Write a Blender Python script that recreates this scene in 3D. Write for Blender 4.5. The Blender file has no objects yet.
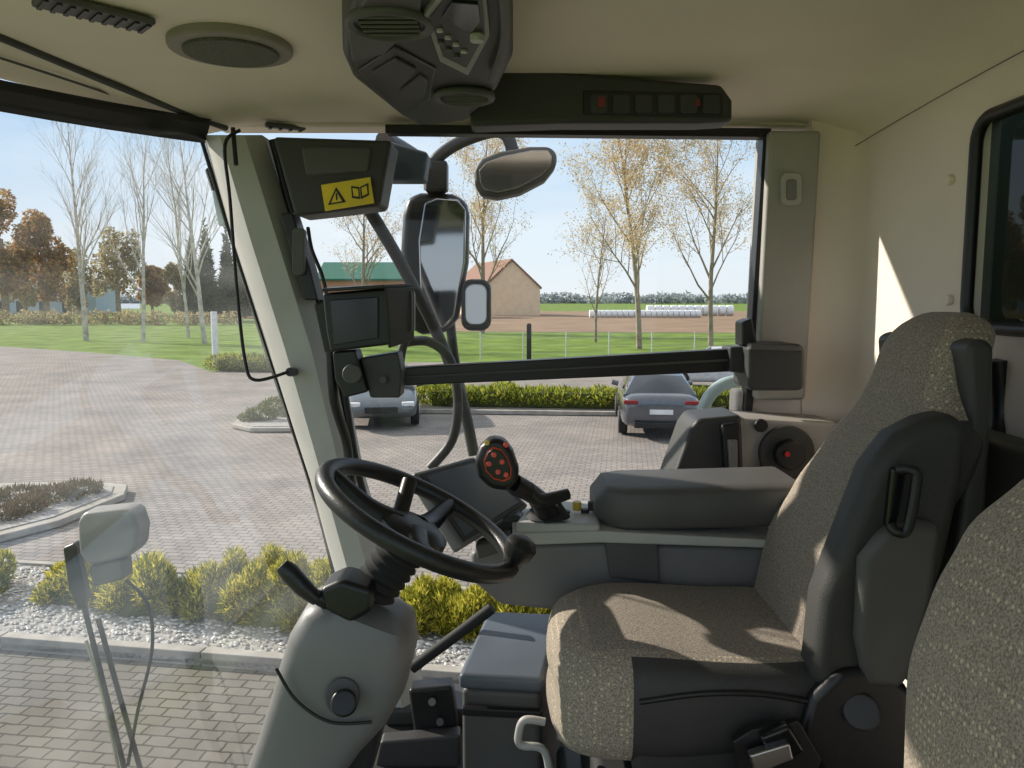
import bpy,bmesh,math,random
from math import radians,sin,cos,pi
from mathutils import Vector,Matrix
import numpy as np
random.seed(3); rng=np.random.default_rng(5)
F=800.0; CZ=3.2; PT=radians(6.1)
# ---- view-ray helpers: turn frame pixels + an assumed depth / height into world metres
def ray(u,v):
    dx=(u-512)/F; dz=(384-v)/F
    return Vector((dx,cos(PT)+dz*sin(PT),-sin(PT)+dz*cos(PT)))
def P(u,v,y):
    r=ray(u,v); return Vector((0,0,CZ))+r*(y/r.y)
def PZ(u,v,z):
    r=ray(u,v); return Vector((0,0,CZ))+r*((z-CZ)/r.z)
sc=bpy.context.scene
CUR=[None]
def G(name):
    e=bpy.data.objects.new(name,None); sc.collection.objects.link(e); e.empty_display_size=.1
    CUR[0]=e; return e
# ---------------- materials
def nt(name):
    m=bpy.data.materials.new(name); m.use_nodes=True
    n=m.node_tree; return m,n,n.nodes,n.links,n.nodes['Principled BSDF']
def ramp(N,stops):
    r=N.new('ShaderNodeValToRGB'); e=r.color_ramp.elements
    while len(e)<len(stops): e.new(.5)
    for i,(p,c) in enumerate(stops):
        e[i].position=p; e[i].color=(*c,1)
    return r
def M(name,c,rough=.5,metal=0,var=.12,scale=8,bump=0,bscale=200,spec=.5,coat=0):
    m,n,N,L,b=nt(name)
    tc=N.new('ShaderNodeTexCoord'); nz=N.new('ShaderNodeTexNoise'); nz.inputs['Scale'].default_value=scale; nz.inputs['Detail'].default_value=5
    L.new(tc.outputs['Object'],nz.inputs['Vector'])
    r=ramp(N,[(.3,tuple(x*(1-var) for x in c)),(.7,tuple(min(1,x*(1+var)) for x in c))])
    L.new(nz.outputs['Fac'],r.inputs['Fac']); L.new(r.outputs['Color'],b.inputs['Base Color'])
    b.inputs['Roughness'].default_value=rough; b.inputs['Metallic'].default_value=metal
    b.inputs['Specular IOR Level'].default_value=spec; b.inputs['Coat Weight'].default_value=coat
    if bump:
        n2=N.new('ShaderNodeTexNoise'); n2.inputs['Scale'].default_value=bscale
        L.new(tc.outputs['Object'],n2.inputs['Vector'])
        bp=N.new('ShaderNodeBump'); bp.inputs['Strength'].default_value=bump; bp.inputs['Distance'].default_value=.002
        L.new(n2.outputs['Fac'],bp.inputs['Height']); L.new(bp.outputs['Normal'],b.inputs['Normal'])
    return m
def Mleaf(name,cols,rough=.7,trans=.45):
    m,n,N,L,b=nt(name)
    g=N.new('ShaderNodeNewGeometry'); k=len(cols)
    r=ramp(N,[(i/(k-1),c) for i,c in enumerate(cols)])
    L.new(g.outputs['Random Per Island'],r.inputs['Fac']); L.new(r.outputs['Color'],b.inputs['Base Color'])
    b.inputs['Roughness'].default_value=rough; b.inputs['Specular IOR Level'].default_value=.2
    if trans:
        t=N.new('ShaderNodeBsdfTranslucent'); L.new(r.outputs['Color'],t.inputs[0])
        mx=N.new('ShaderNodeMixShader'); mx.inputs[0].default_value=trans
        L.new(b.outputs[0],mx.inputs[1]); L.new(t.outputs[0],mx.inputs[2]); L.new(mx.outputs[0],N['Material Output'].inputs[0])
    return m
def Mfabric(name,base,dot,scale=75,thr=.2,con=.3):
    m,n,N,L,b=nt(name)
    tc=N.new('ShaderNodeTexCoord'); vo=N.new('ShaderNodeTexVoronoi'); vo.inputs['Scale'].default_value=scale; vo.inputs['Randomness'].default_value=.25
    L.new(tc.outputs['Object'],vo.inputs['Vector'])
    nz=N.new('ShaderNodeTexNoise'); nz.inputs['Scale'].default_value=330; L.new(tc.outputs['Object'],nz.inputs['Vector'])
    r0=ramp(N,[(.35,tuple(x*(1-con) for x in base)),(.65,tuple(x*(1+con) for x in base))]); L.new(nz.outputs['Fac'],r0.inputs['Fac'])
    r1=ramp(N,[(thr,(1,1,1)),(thr+.08,(0,0,0))]); L.new(vo.outputs['Distance'],r1.inputs['Fac'])
    mx=N.new('ShaderNodeMixRGB'); mx.inputs['Color2'].default_value=(*dot,1)
    L.new(r1.outputs['Color'],mx.inputs['Fac']); L.new(r0.outputs['Color'],mx.inputs['Color1']); L.new(mx.outputs['Color'],b.inputs['Base Color'])
    b.inputs['Roughness'].default_value=.9; b.inputs['Sheen Weight'].default_value=.1; b.inputs['Specular IOR Level'].default_value=.15
    bp=N.new('ShaderNodeBump'); bp.inputs['Strength'].default_value=.3; bp.inputs['Distance'].default_value=.001
    L.new(nz.outputs['Fac'],bp.inputs['Height']); L.new(bp.outputs['Normal'],b.inputs['Normal'])
    return m
def Mglass(name,tint=(1,1,1),refl=.06,mul=.35,haze=0):
    m,n,N,L,b=nt(name); N.remove(b)
    t=N.new('ShaderNodeBsdfTransparent'); t.inputs[0].default_value=(*tint,1)
    g=N.new('ShaderNodeBsdfGlossy'); g.inputs['Roughness'].default_value=.02
    lw=N.new('ShaderNodeLayerWeight'); lw.inputs['Blend'].default_value=.25
    ma=N.new('ShaderNodeMath'); ma.operation='MULTIPLY_ADD'; ma.inputs[1].default_value=mul; ma.inputs[2].default_value=refl
    L.new(lw.outputs['Fresnel'],ma.inputs[0])
    mx=N.new('ShaderNodeMixShader'); L.new(ma.outputs[0],mx.inputs[0]); L.new(t.outputs[0],mx.inputs[1]); L.new(g.outputs[0],mx.inputs[2])
    last=mx
    if haze:  # streaky translucent veil stands in for reflections and glare haze on the glass
        tr=N.new('ShaderNodeBsdfTranslucent'); tr.inputs[0].default_value=(.85,.9,.95,1)
        tc=N.new('ShaderNodeTexCoord'); mp=N.new('ShaderNodeMapping'); mp.inputs['Scale'].default_value=(1.5,1.5,5); mp.inputs['Rotation'].default_value=(.3,.2,0)
        nz=N.new('ShaderNodeTexNoise'); nz.inputs['Scale'].default_value=2; nz.inputs['Detail'].default_value=8
        L.new(tc.outputs['Object'],mp.inputs['Vector']); L.new(mp.outputs['Vector'],nz.inputs['Vector'])
        rr=N.new('ShaderNodeMapRange'); rr.inputs['From Min'].default_value=.35; rr.inputs['From Max'].default_value=.75; rr.inputs['To Min'].default_value=haze*.3; rr.inputs['To Max'].default_value=haze*2.4
        L.new(nz.outputs['Fac'],rr.inputs['Value'])
        m2=N.new('ShaderNodeMixShader'); L.new(rr.outputs[0],m2.inputs[0]); L.new(mx.outputs[0],m2.inputs[1]); L.new(tr.outputs[0],m2.inputs[2]); last=m2
    L.new(last.outputs[0],N['Material Output'].inputs[0]); return m
def Mpav(name,c1,c2,mo,rot=0):
    m,n,N,L,b=nt(name)
    tc=N.new('ShaderNodeTexCoord'); mp=N.new('ShaderNodeMapping'); mp.inputs['Rotation'].default_value[2]=rot
    L.new(tc.outputs['Object'],mp.inputs['Vector'])
    nz0=N.new('ShaderNodeTexNoise'); nz0.inputs['Scale'].default_value=9; L.new(tc.outputs['Object'],nz0.inputs['Vector'])
    ad=N.new('ShaderNodeMixRGB'); ad.blend_type='ADD'; ad.inputs['Fac'].default_value=.03
    L.new(mp.outputs['Vector'],ad.inputs['Color1']); L.new(nz0.outputs['Color'],ad.inputs['Color2'])
    br=N.new('ShaderNodeTexBrick'); br.inputs['Scale'].default_value=1; br.inputs['Brick Width'].default_value=.2; br.inputs['Row Height'].default_value=.13
    br.inputs['Mortar Size'].default_value=.010; br.inputs['Color1'].default_value=(*c1,1); br.inputs['Color2'].default_value=(*c2,1); br.inputs['Mortar'].default_value=(*mo,1)
    L.new(ad.outputs['Color'],br.inputs['Vector'])
    nz=N.new('ShaderNodeTexNoise'); nz.inputs['Scale'].default_value=.6; nz.inputs['Detail'].default_value=6; L.new(tc.outputs['Object'],nz.inputs['Vector'])
    r=ramp(N,[(.3,(.74,.74,.74)),(.7,(1.12,1.09,1.05))]); L.new(nz.outputs['Fac'],r.inputs['Fac'])
    mx=N.new('ShaderNodeMixRGB'); mx.blend_type='MULTIPLY'; mx.inputs['Fac'].default_value=1
    L.new(br.outputs['Color'],mx.inputs['Color1']); L.new(r.outputs['Color'],mx.inputs['Color2']); L.new(mx.outputs['Color'],b.inputs['Base Color'])
    b.inputs['Roughness'].default_value=.85; b.inputs['Specular IOR Level'].default_value=.25
    bp=N.new('ShaderNodeBump'); bp.inputs['Strength'].default_value=.5; bp.inputs['Distance'].default_value=.01; bp.invert=True
    L.new(br.outputs['Fac'],bp.inputs['Height']); L.new(bp.outputs['Normal'],b.inputs['Normal'])
    return m
BEIGE=M('headliner_fabric',(.82,.73,.62),.9,bump=.3,bscale=400,spec=.2,var=.04,scale=3)
WALL=M('rear_trim_fabric',(.84,.74,.66),.9,bump=.3,bscale=400,spec=.2,var=.04,scale=3)
PIL=M('pillar_grey_plastic',(.44,.435,.41),.55,bump=.15,var=.06)
PIL2=M('post_grey_plastic',(.35,.335,.315),.6,bump=.15,var=.06)
DARK=M('dark_grey_plastic',(.044,.043,.043),.5,bump=.2,var=.1)
DGREY=M('charcoal_trim',(.09,.087,.085),.55,bump=.2,var=.1)
BLACK=M('black_plastic',(.012,.012,.013),.4,var=.1)
GLOSSB=M('gloss_black',(.01,.01,.012),.15,var=.1)
RUBBER=M('rubber',(.02,.02,.02),.75,var=.2)
GREY=M('console_grey',(.195,.187,.182),.5,bump=.15,var=.06)
LGREY=M('light_grey_plastic',(.46,.45,.43),.5,bump=.15,var=.06)
COLG=M('column_grey',(.19,.187,.183),.45,bump=.1,var=.06)
BLUEG=M('coolbox_blue_grey',(.11,.13,.16),.45,bump=.2,var=.08)
METAL=M('steel',(.55,.55,.55),.3,metal=1)
LEATHER=M('leather_black',(.018,.018,.019),.38,bump=.3,bscale=300)
VINYL=M('vinyl_side',(.040,.039,.038),.6,bump=.4,bscale=350)
ORANGE=M('orange_button',(.75,.08,.03),.4)
YELLOW=M('label_yellow',(.85,.62,.02),.4)
YBTN=M('yellow_button',(.7,.5,.05),.4)
RED=M('red_plastic',(.6,.02,.02),.35)
SYM=M('switch_symbol_red',(.25,.03,.03),.4)
WHITE=M('white_plastic',(.75,.75,.75),.5)
SCREEN=M('lcd_screen',(.02,.025,.03),.15,var=.1)
SCRT=M('terminal_screen',(.10,.12,.15),.2,var=.1)
FAB=Mfabric('seat_fabric',(.31,.262,.21),(.58,.50,.34),92,.18,.38)
FABC=Mfabric('seat_fabric_centre',(.265,.225,.185),(.34,.30,.24),120,.15,.38)
GLASS=Mglass('clear_glass',(.96,.98,.98),.02,.3)
GLASSW=Mglass('windscreen_glass',(.94,.96,.97),.06,.35,haze=.04)
GLASSR=Mglass('rear_glass',(.14,.17,.15),.01,.04)
MIRR=M('mirror_face',(.35,.36,.38),.06,metal=1,var=.02)
HOSE=M('handle_bluegrey',(.35,.45,.47),.35)
SPK=Mfabric('speaker_grille',(.09,.085,.075),(.20,.19,.165),260,.3)
# ---------------- mesh builders
def fin(name,me,mats,smooth=True,bevel=0,seg=3,subs=0,loc=None):
    o=bpy.data.objects.new(name,me); sc.collection.objects.link(o)
    for m in (mats if isinstance(mats,(list,tuple)) else [mats]): me.materials.append(m)
    me.validate(); 
    if smooth:
        me.polygons.foreach_set('use_smooth',[True]*len(me.polygons))
    if bevel:
        b=o.modifiers.new('bevel','BEVEL'); b.width=bevel; b.segments=seg; b.limit_method='ANGLE'; b.angle_limit=radians(35)
        w=o.modifiers.new('wn','WEIGHTED_NORMAL'); w.keep_sharp=True
    elif smooth and not subs:
        try: me.set_sharp_from_angle(angle=radians(40))
        except Exception: pass
    if subs:
        s=o.modifiers.new('sub','SUBSURF'); s.levels=subs; s.render_levels=subs
    if CUR[0]: o.parent=CUR[0]
    return o
def mesh(name,v,f,mats,fix=True,mi=None,**k):
    me=bpy.data.meshes.new(name); me.from_pydata([tuple(x) for x in v],[],f)
    if mi: me.polygons.foreach_set('material_index',mi)
    if fix:
        bm=bmesh.new(); bm.from_mesh(me); bmesh.ops.recalc_face_normals(bm,faces=bm.faces); bm.to_mesh(me); bm.free()
    return fin(name,me,mats,**k)
def slab(name,pts,vec,mat,bevel=0,**k):
    vec=Vector(vec); n=len(pts); v=[Vector(p) for p in pts]+[Vector(p)+vec for p in pts]
    f=[list(range(n)),list(range(2*n-1,n-1,-1))]+[[i,(i+1)%n,(i+1)%n+n,i+n] for i in range(n)]
    return mesh(name,v,f,mat,bevel=bevel,**k)
def prof(name,uv,y0,y1,mat,bevel=.005,**k):
    return slab(name,[P(u,v,y0) for u,v in uv],(0,y1-y0,0),mat,bevel,**k)
def rquad(u0,v0,u1,v1,r=8,n=4):
    out=[]
    for cx,cy,a0 in ((u1-r,v0+r,-90),(u1-r,v1-r,0),(u0+r,v1-r,90),(u0+r,v0+r,180)):
        for i in range(n+1):
            a=radians(a0+90*i/n); out.append((cx+r*cos(a),cy+r*sin(a)))
    return out
def box(name,lo,hi,mat,bevel=.005,**k):
    x0,y0,z0=lo;x1,y1,z1=hi
    return slab(name,[(x0,y0,z0),(x1,y0,z0),(x1,y0,z1),(x0,y0,z1)],(0,y1-y0,0),mat,bevel,**k)
def catmull(pts,n=6,closed=False):
    pts=[Vector(p) for p in pts]; out=[]; m=len(pts)
    rngs=range(m) if closed else range(m-1)
    for i in rngs:
        if closed: p0,p1,p2,p3=pts[i-1],pts[i],pts[(i+1)%m],pts[(i+2)%m]
        else: p0,p1,p2,p3=pts[max(i-1,0)],pts[i],pts[i+1],pts[min(i+2,m-1)]
        for j in range(n):
            t=j/n; out.append(.5*((2*p1)+(p2-p0)*t+(2*p0-5*p1+4*p2-p3)*t*t+(3*p1-p0-3*p2+p3)*t**3))
    if not closed: out.append(pts[-1])
    return out
def sweep(pts,rad,n=10,V=None,Fc=None,cap=True):
    V=[] if V is None else V; Fc=[] if Fc is None else Fc
    m=len(pts); base=len(V); up=None
    for i,p in enumerate(pts):
        t=(pts[min(i+1,m-1)]-pts[max(i-1,0)]).normalized()
        if up is None:
            a=Vector((0,0,1)) if abs(t.z)<.9 else Vector((1,0,0)); up=t.cross(a).normalized()
        else:
            up=(up-t*up.dot(t)); up=up.normalized() if up.length>1e-6 else t.orthogonal().normalized()
        s=t.cross(up); r=rad[i] if isinstance(rad,(list,tuple)) else rad
        for k in range(n):
            a=2*pi*k/n; V.append(p+up*(r*cos(a))+s*(r*sin(a)))
    for i in range(m-1):
        for k in range(n):
            a=base+i*n+k;b=base+i*n+(k+1)%n
            Fc.append((a,b,b+n,a+n))
    if cap:
        Fc.append(tuple(range(base+n-1,base-1,-1))); Fc.append(tuple(range(base+(m-1)*n,base+m*n)))
    return V,Fc
def tube(name,pts,r,mat,n=12,smooth=6,**k):
    pts=[Vector(p) for p in pts]
    if smooth and len(pts)>2:
        pp=catmull(pts,smooth)
        if isinstance(r,(list,tuple)):
            r=[r[min(int(i/smooth),len(r)-2)]*(1-(i/smooth-min(int(i/smooth),len(r)-2)))+r[min(int(i/smooth),len(r)-2)+1]*(i/smooth-min(int(i/smooth),len(r)-2)) for i in range(len(pp))]
        pts=pp
    V,Fc=sweep(pts,r,n); return mesh(name,V,Fc,mat,**k)
def cyl(name,p0,p1,r,mat,n=32,bevel=0,r1=None):
    V,Fc=sweep([Vector(p0),Vector(p1)],[r,r if r1 is None else r1],n); return mesh(name,V,Fc,mat,bevel=bevel)
def torus(name,c,nrm,R,r,mat,n=64,m=14):
    c=Vector(c); nrm=Vector(nrm).normalized(); a=nrm.orthogonal().normalized(); b=nrm.cross(a); V=[];Fc=[]
    for i in range(n):
        t=2*pi*i/n; d=a*cos(t)+b*sin(t)
        for j in range(m):
            s=2*pi*j/m; V.append(c+d*(R+r*cos(s))+nrm*(r*sin(s)))
    for i in range(n):
        for j in range(m):
            Fc.append((i*m+j,((i+1)%n)*m+j,((i+1)%n)*m+(j+1)%m,i*m+(j+1)%m))
    return mesh(name,V,Fc,mat)
def surf(name,fn,nu,nv,mat,thick=0,**k):
    V=[fn(i/nu,j/nv) for i in range(nu+1) for j in range(nv+1)]
    Fc=[(i*(nv+1)+j,(i+1)*(nv+1)+j,(i+1)*(nv+1)+j+1,i*(nv+1)+j+1) for i in range(nu) for j in range(nv)]
    o=mesh(name,V,Fc,mat,fix=False,**k)
    if thick:
        s=o.modifiers.new('solid','SOLIDIFY'); s.thickness=thick; s.offset=0
    return o
def loft(name,rings,mats,matfn=None,**k):
    n=len(rings[0]); V=[p for r in rings for p in r]; Fc=[];mi=[]
    for i in range(len(rings)-1):
        for j in range(n):
            Fc.append((i*n+j,i*n+(j+1)%n,(i+1)*n+(j+1)%n,(i+1)*n+j)); mi.append(matfn(i,j) if matfn else 0)
    for base,i in ((0,0),((len(rings)-1)*n,len(rings)-2)):
        c=sum((Vector(p) for p in V[base:base+n]),Vector())/n; V.append(c); ci=len(V)-1
        for j in range(n):
            Fc.append((base+j,base+(j+1)%n,ci)); mi.append(matfn(i,j) if matfn else 0)
    return mesh(name,V,Fc,mats,mi=mi,**k)
def interp(x,tab):
    for (a,fa),(b,fb) in zip(tab,tab[1:]):
        if x<=b:
            t=max(0,(x-a)/(b-a)); t=t*t*(3-2*t)*.5+t*.5; return fa+(fb-fa)*t
    return tab[-1][1]
def leafcloud(name,blobs,n,size,mat,spiky=0,aspect=.5):
    tot=sum(b[1][0]*b[1][1]+b[1][2]*b[1][0] for b in blobs); Vs=[]
    for c,r in blobs:
        k=max(10,int(n*(r[0]*r[1]+r[2]*r[0])/tot))
        d=rng.normal(size=(k,3)); d/=np.linalg.norm(d,axis=1)[:,None]
        rad=rng.uniform(.45,1.05,size=(k,1))**.5
        pos=np.array(c)+d*rad*np.array(r)
        a=rng.normal(size=(k,3)); 
        if spiky: a=a*.45+d*spiky+np.array([0,0,.7])
        a/=np.linalg.norm(a,axis=1)[:,None]
        b=np.cross(a,rng.normal(size=(k,3))); b/=np.linalg.norm(b,axis=1)[:,None]
        s=size*rng.uniform(.5,1.4,size=(k,1))
        q=np.stack([pos-b*s*aspect*.5,pos+b*s*aspect*.5,pos+a*s],axis=1); Vs.append(q.reshape(-1,3))
    V=np.concatenate(Vs); V[:,2]=np.maximum(V[:,2],.01)
    m=len(V)//3; me=bpy.data.meshes.new(name)
    me.from_pydata(V.tolist(),[],[(3*i,3*i+1,3*i+2) for i in range(m)])
    return fin(name,me,mat,smooth=False)
# =============== CAMERA / LIGHT / SKY
cd=bpy.data.cameras.new('camera'); cd.lens=F/1024*36; cd.sensor_width=36; cd.clip_start=.02; cd.clip_end=3000
co=bpy.data.objects.new('camera',cd); sc.collection.objects.link(co); co.location=(0,0,CZ); co.rotation_euler=(radians(90)-PT,0,0); sc.camera=co
ld=Vector((.72,-.40,-.42)).normalized()
sl=bpy.data.lights.new('sun','SUN'); sl.energy=5.4; sl.angle=radians(1.0); sl.color=(1,.91,.78)
so=bpy.data.objects.new('sun',sl); sc.collection.objects.link(so); so.rotation_euler=ld.to_track_quat('-Z','Y').to_euler(); so.location=(-20,20,20)
w=bpy.data.worlds.new('World'); sc.world=w; w.use_nodes=True; N=w.node_tree.nodes; L=w.node_tree.links
bg=N['Background']
tc=N.new('ShaderNodeTexCoord'); sx=N.new('ShaderNodeSeparateXYZ'); L.new(tc.outputs['Generated'],sx.inputs[0])
rs=ramp(N,[(0,(.70,.74,.77)),(.06,(.66,.735,.80)),(.16,(.47,.63,.80)),(.32,(.32,.50,.76)),(.6,(.48,.54,.62)),(1,(.60,.62,.65))]); L.new(sx.outputs['Z'],rs.inputs['Fac'])
mp=N.new('ShaderNodeMapping'); mp.inputs['Scale'].default_value=(1,1,4); nz=N.new('ShaderNodeTexNoise'); nz.inputs['Scale'].default_value=2.0; nz.inputs['Detail'].default_value=8; nz.inputs['Roughness'].default_value=.6
L.new(tc.outputs['Generated'],mp.inputs['Vector']); L.new(mp.outputs['Vector'],nz.inputs['Vector'])
r=ramp(N,[(.42,(0,0,0)),(.75,(.75,.75,.75))]); L.new(nz.outputs['Fac'],r.inputs['Fac'])
mx=N.new('ShaderNodeMixRGB'); mx.inputs['Color2'].default_value=(.80,.81,.82,1)
L.new(r.outputs['Color'],mx.inputs['Fac']); L.new(rs.outputs['Color'],mx.inputs['Color1']); L.new(mx.outputs['Color'],bg.inputs['Color'])
bg.inputs['Strength'].default_value=1.0
sc.view_settings.view_transform='Standard'; sc.view_settings.look='None'; sc.view_settings.exposure=.33

# =============== GROUND
GRASS=M('grass',(.15,.22,.045),.9,var=.35,scale=.5,spec=.1)
FIELD=M('ploughed_field',(.27,.19,.13),.95,var=.2,scale=.2,spec=.1)
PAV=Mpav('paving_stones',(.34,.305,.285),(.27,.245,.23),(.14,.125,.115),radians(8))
PAVN=Mpav('paving_stones_near',(.19,.175,.15),(.145,.135,.115),(.06,.055,.045),radians(8))  # darker stone colours for the paving on the cab side of the bed
KERB=M('kerb_concrete',(.36,.33,.29),.85,var=.2,scale=5)
SOIL=M('gravel_bed',(.34,.32,.30),.9,var=.4,scale=30)
STONE=Mleaf('pebbles',[(.34,.32,.29),(.58,.55,.50),(.82,.79,.74)],trans=0)
CUR[0]=None
def poly(name,pts,z,mat):
    return mesh(name,[(p[0],p[1],z) for p in pts],[list(range(len(pts)))],mat,smooth=False)
o=poly('ground',[(-900,-60),(900,-60),(900,1500),(-900,1500)],-.06,GRASS)
poly('ploughed_field',[PZ(430,331,0),PZ(900,333,0),PZ(1100,311,0),PZ(420,311,0)],-.04,FIELD)
poly('paved_yard',[(-30,7),(30,6),(30,42),PZ(380,362,0),PZ(280,366,0),PZ(210,371,0),PZ(180,360,0),PZ(90,352,0),PZ(0,346,0),(-90,58),(-60,7)],-.02,PAV)
poly('road_strip',[PZ(-400,303,0),PZ(140,303,0),PZ(140,308.5,0),PZ(-400,308.5,0)],-.03,M('asphalt',(.30,.35,.42),.8))
# planting bed
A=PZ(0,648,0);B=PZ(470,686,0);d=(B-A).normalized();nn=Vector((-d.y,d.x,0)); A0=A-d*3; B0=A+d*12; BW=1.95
nearp=poly('paved_near_strip',[A0-d*10-nn*8,B0-nn*8,B0,A0-d*10],-.015,PAVN)
CUR[0]=None; G('planting_bed')
slab('soil',[A0-d*6,B0,B0+nn*BW,A0-d*6+nn*BW],(0,0,.05),SOIL)
V=[];Fc=[]
def kb(p0,p1,wd,h):
    dd=(p1-p0).normalized(); m=Vector((-dd.y,dd.x,0))*wd; g=dd*.006
    b=len(V); q=[p0+g,p1-g,p1-g+m,p0+g+m]
    for z in (-.05,h): V.extend([Vector((p.x,p.y,z)) for p in q])
    Fc.extend([(b,b+1,b+5,b+4),(b+1,b+2,b+6,b+5),(b+2,b+3,b+7,b+6),(b+3,b,b+4,b+7),(b+4,b+5,b+6,b+7)])
for i in range(-8,12):
    s=A+d*i; kb(s,s+d,.12,.11); kb(s+nn*BW,s+d+nn*BW,.10,.08)
mesh('kerbstones',V,Fc,KERB,bevel=.01,seg=2)
V=[];Fc=[]
for i in range(11000):
    p=A0-d*4+d*random.uniform(0,16)+nn*random.uniform(.13,BW-.02); s=random.uniform(.015,.035); b=len(V)
    a=random.uniform(0,3); c1,s1=cos(a)*s,sin(a)*s
    V+= [Vector((p.x+c1,p.y+s1,.06)),Vector((p.x-s1,p.y+c1,.065)),Vector((p.x-c1,p.y-s1,.06)),Vector((p.x+s1,p.y-c1,.055)),Vector((p.x,p.y,.06+s*.45))]
    Fc+=[(b,b+1,b+4),(b+1,b+2,b+4),(b+2,b+3,b+4),(b+3,b,b+4)]
mesh('pebbles',V,Fc,STONE,fix=False,smooth=False)
JUN=Mleaf('juniper_foliage',[(.06,.08,.01),(.25,.26,.03),(.52,.46,.055),(.70,.60,.11)],trans=.5)
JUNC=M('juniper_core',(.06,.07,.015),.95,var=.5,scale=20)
def juniper(c,w,h,dp,n=14000):
    G('juniper_shrub'); bl=[]
    for i in range(16):
        x=random.uniform(-1,1)*w*.40; y=random.uniform(-1,1)*dp*.3
        hh=h*random.uniform(.5,1.0)*(1-.35*abs(x)/(w*.4)); bl.append(((c[0]+x,c[1]+y,.05+hh*.48),(w*.16,dp*.22,hh*.52)))
    leafcloud('foliage',bl,n,.065,JUN,spiky=.6,aspect=.3)
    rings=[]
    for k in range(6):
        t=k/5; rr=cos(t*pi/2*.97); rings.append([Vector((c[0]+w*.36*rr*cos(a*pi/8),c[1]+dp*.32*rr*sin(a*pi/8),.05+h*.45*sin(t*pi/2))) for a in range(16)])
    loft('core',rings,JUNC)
def atbed(u,v):
    return PZ(u,v,0)
for u,v,wpx,h in ((135,628,118,.58),(60,615,80,.42),(215,632,80,.70),(262,638,90,.74),(318,640,80,.64),(425,645,80,.50),(500,650,95,.5),(555,650,90,.5),(640,655,110,.55),(-60,612,110,.5)):
    p=atbed(u,v); juniper((p.x,p.y+.42,0),wpx*p.y/F*1.05,h,.95)
# left island
HR=Mleaf('heather',[(.05,.03,.015),(.16,.09,.05),(.10,.11,.03),(.26,.17,.10)],trans=.25)
def island(pts,leafs,n,mat):
    G('planted_island'); pp=[PZ(u,v,0) for u,v in pts]; c=sum(pp,Vector())/len(pp)
    slab('kerb',pp,(0,0,.10),KERB,bevel=.02); slab('soil',[c+(p-c)*.88 for p in pp],(0,0,.115),SOIL)
    bl=[]
    for u,v,r,h in leafs:
        q=PZ(u,v,0); bl.append(((q.x,q.y,.1+h*.4),(r,r*.8,h*.6)))
    leafcloud('plants',bl,n,.08,mat,spiky=.5,aspect=.35)
island([(-180,560),(-20,548),(60,527),(125,500),(128,490),(90,487),(-30,489),(-200,500)],[(0,525,.4,.16),(28,518,.3,.2),(55,507,.4,.22),(80,500,.35,.2),(-50,530,.6,.25),(20,505,.4,.16)],6000,HR)
island([(232,428),(250,432),(285,432),(322,430),(322,410),(280,410),(240,420)],[(262,424,.4,.35),(280,418,.55,.45),(300,420,.5,.4),(250,425,.3,.2)],6000,Mleaf('low_shrub',[(.04,.06,.015),(.12,.15,.04),(.2,.2,.06)]))
# far hedge
HG=Mleaf('hedge_leaves',[(.06,.09,.01),(.18,.23,.03),(.38,.40,.05),(.52,.47,.07)])
def hedge(u0,v0,u1,v1,h,dp):
    G('hedge'); a=PZ(u0,v0,0);b=PZ(u1,v1,0);bl=[]; k=int((b-a).length/.6)+1
    for i in range(k+1):
        p=a.lerp(b,i/k); hh=h*random.uniform(.8,1.1); bl.append(((p.x,p.y+dp*.5,hh*.45),(.55,dp*.6,hh*.55)))
    leafcloud('foliage',bl,k*900,.13,HG,spiky=.4,aspect=.45)
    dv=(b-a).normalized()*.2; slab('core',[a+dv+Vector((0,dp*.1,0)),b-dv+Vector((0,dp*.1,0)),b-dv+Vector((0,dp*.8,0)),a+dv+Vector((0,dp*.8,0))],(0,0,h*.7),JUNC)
hedge(425,406,748,411,.60,1.2); hedge(214,371,275,372,.7,1.2)
CUR[0]=None; G('hedge_bed_kerb'); a=PZ(418,413,0);b=PZ(800,418,0); slab('kerb',[a,b,b+Vector((0,.15,0)),a+Vector((0,.15,0))],(0,0,.1),KERB)
# fence
G('wire_fence')
GAL=M('galvanised',(.6,.6,.58),.5,metal=.4)
for i in range(13):
    p=PZ(500,361,0)+Vector((i*2.2-1,0,0)); cyl('post_%d'%i,p,p+Vector((0,0,1.5)),.03,GAL,8)
for z in (.4,.8,1.2,1.45):
    p=PZ(500,361,0)+Vector((-1,0,z)); cyl('wire',p,p+Vector((27,0,0)),.005,GAL,5)
p=PZ(529,362,0); 
G('gate_post'); slab('post',[p+Vector((-.12,0,0)),p+Vector((.12,0,0)),p+Vector((.12,.2,0)),p+Vector((-.12,.2,0))],(0,0,1.9),BLACK,.02); cyl('cap',p+Vector((0,.1,1.9)),p+Vector((0,.1,1.95)),.09,BLACK,12)
p=PZ(216,368,0); G('bollard_post'); cyl('post',p,p+Vector((0,0,2.6)),.14,WHITE,16,bevel=.02); cyl('base',p,p+Vector((0,0,.1)),.22,WHITE,16)
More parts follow.
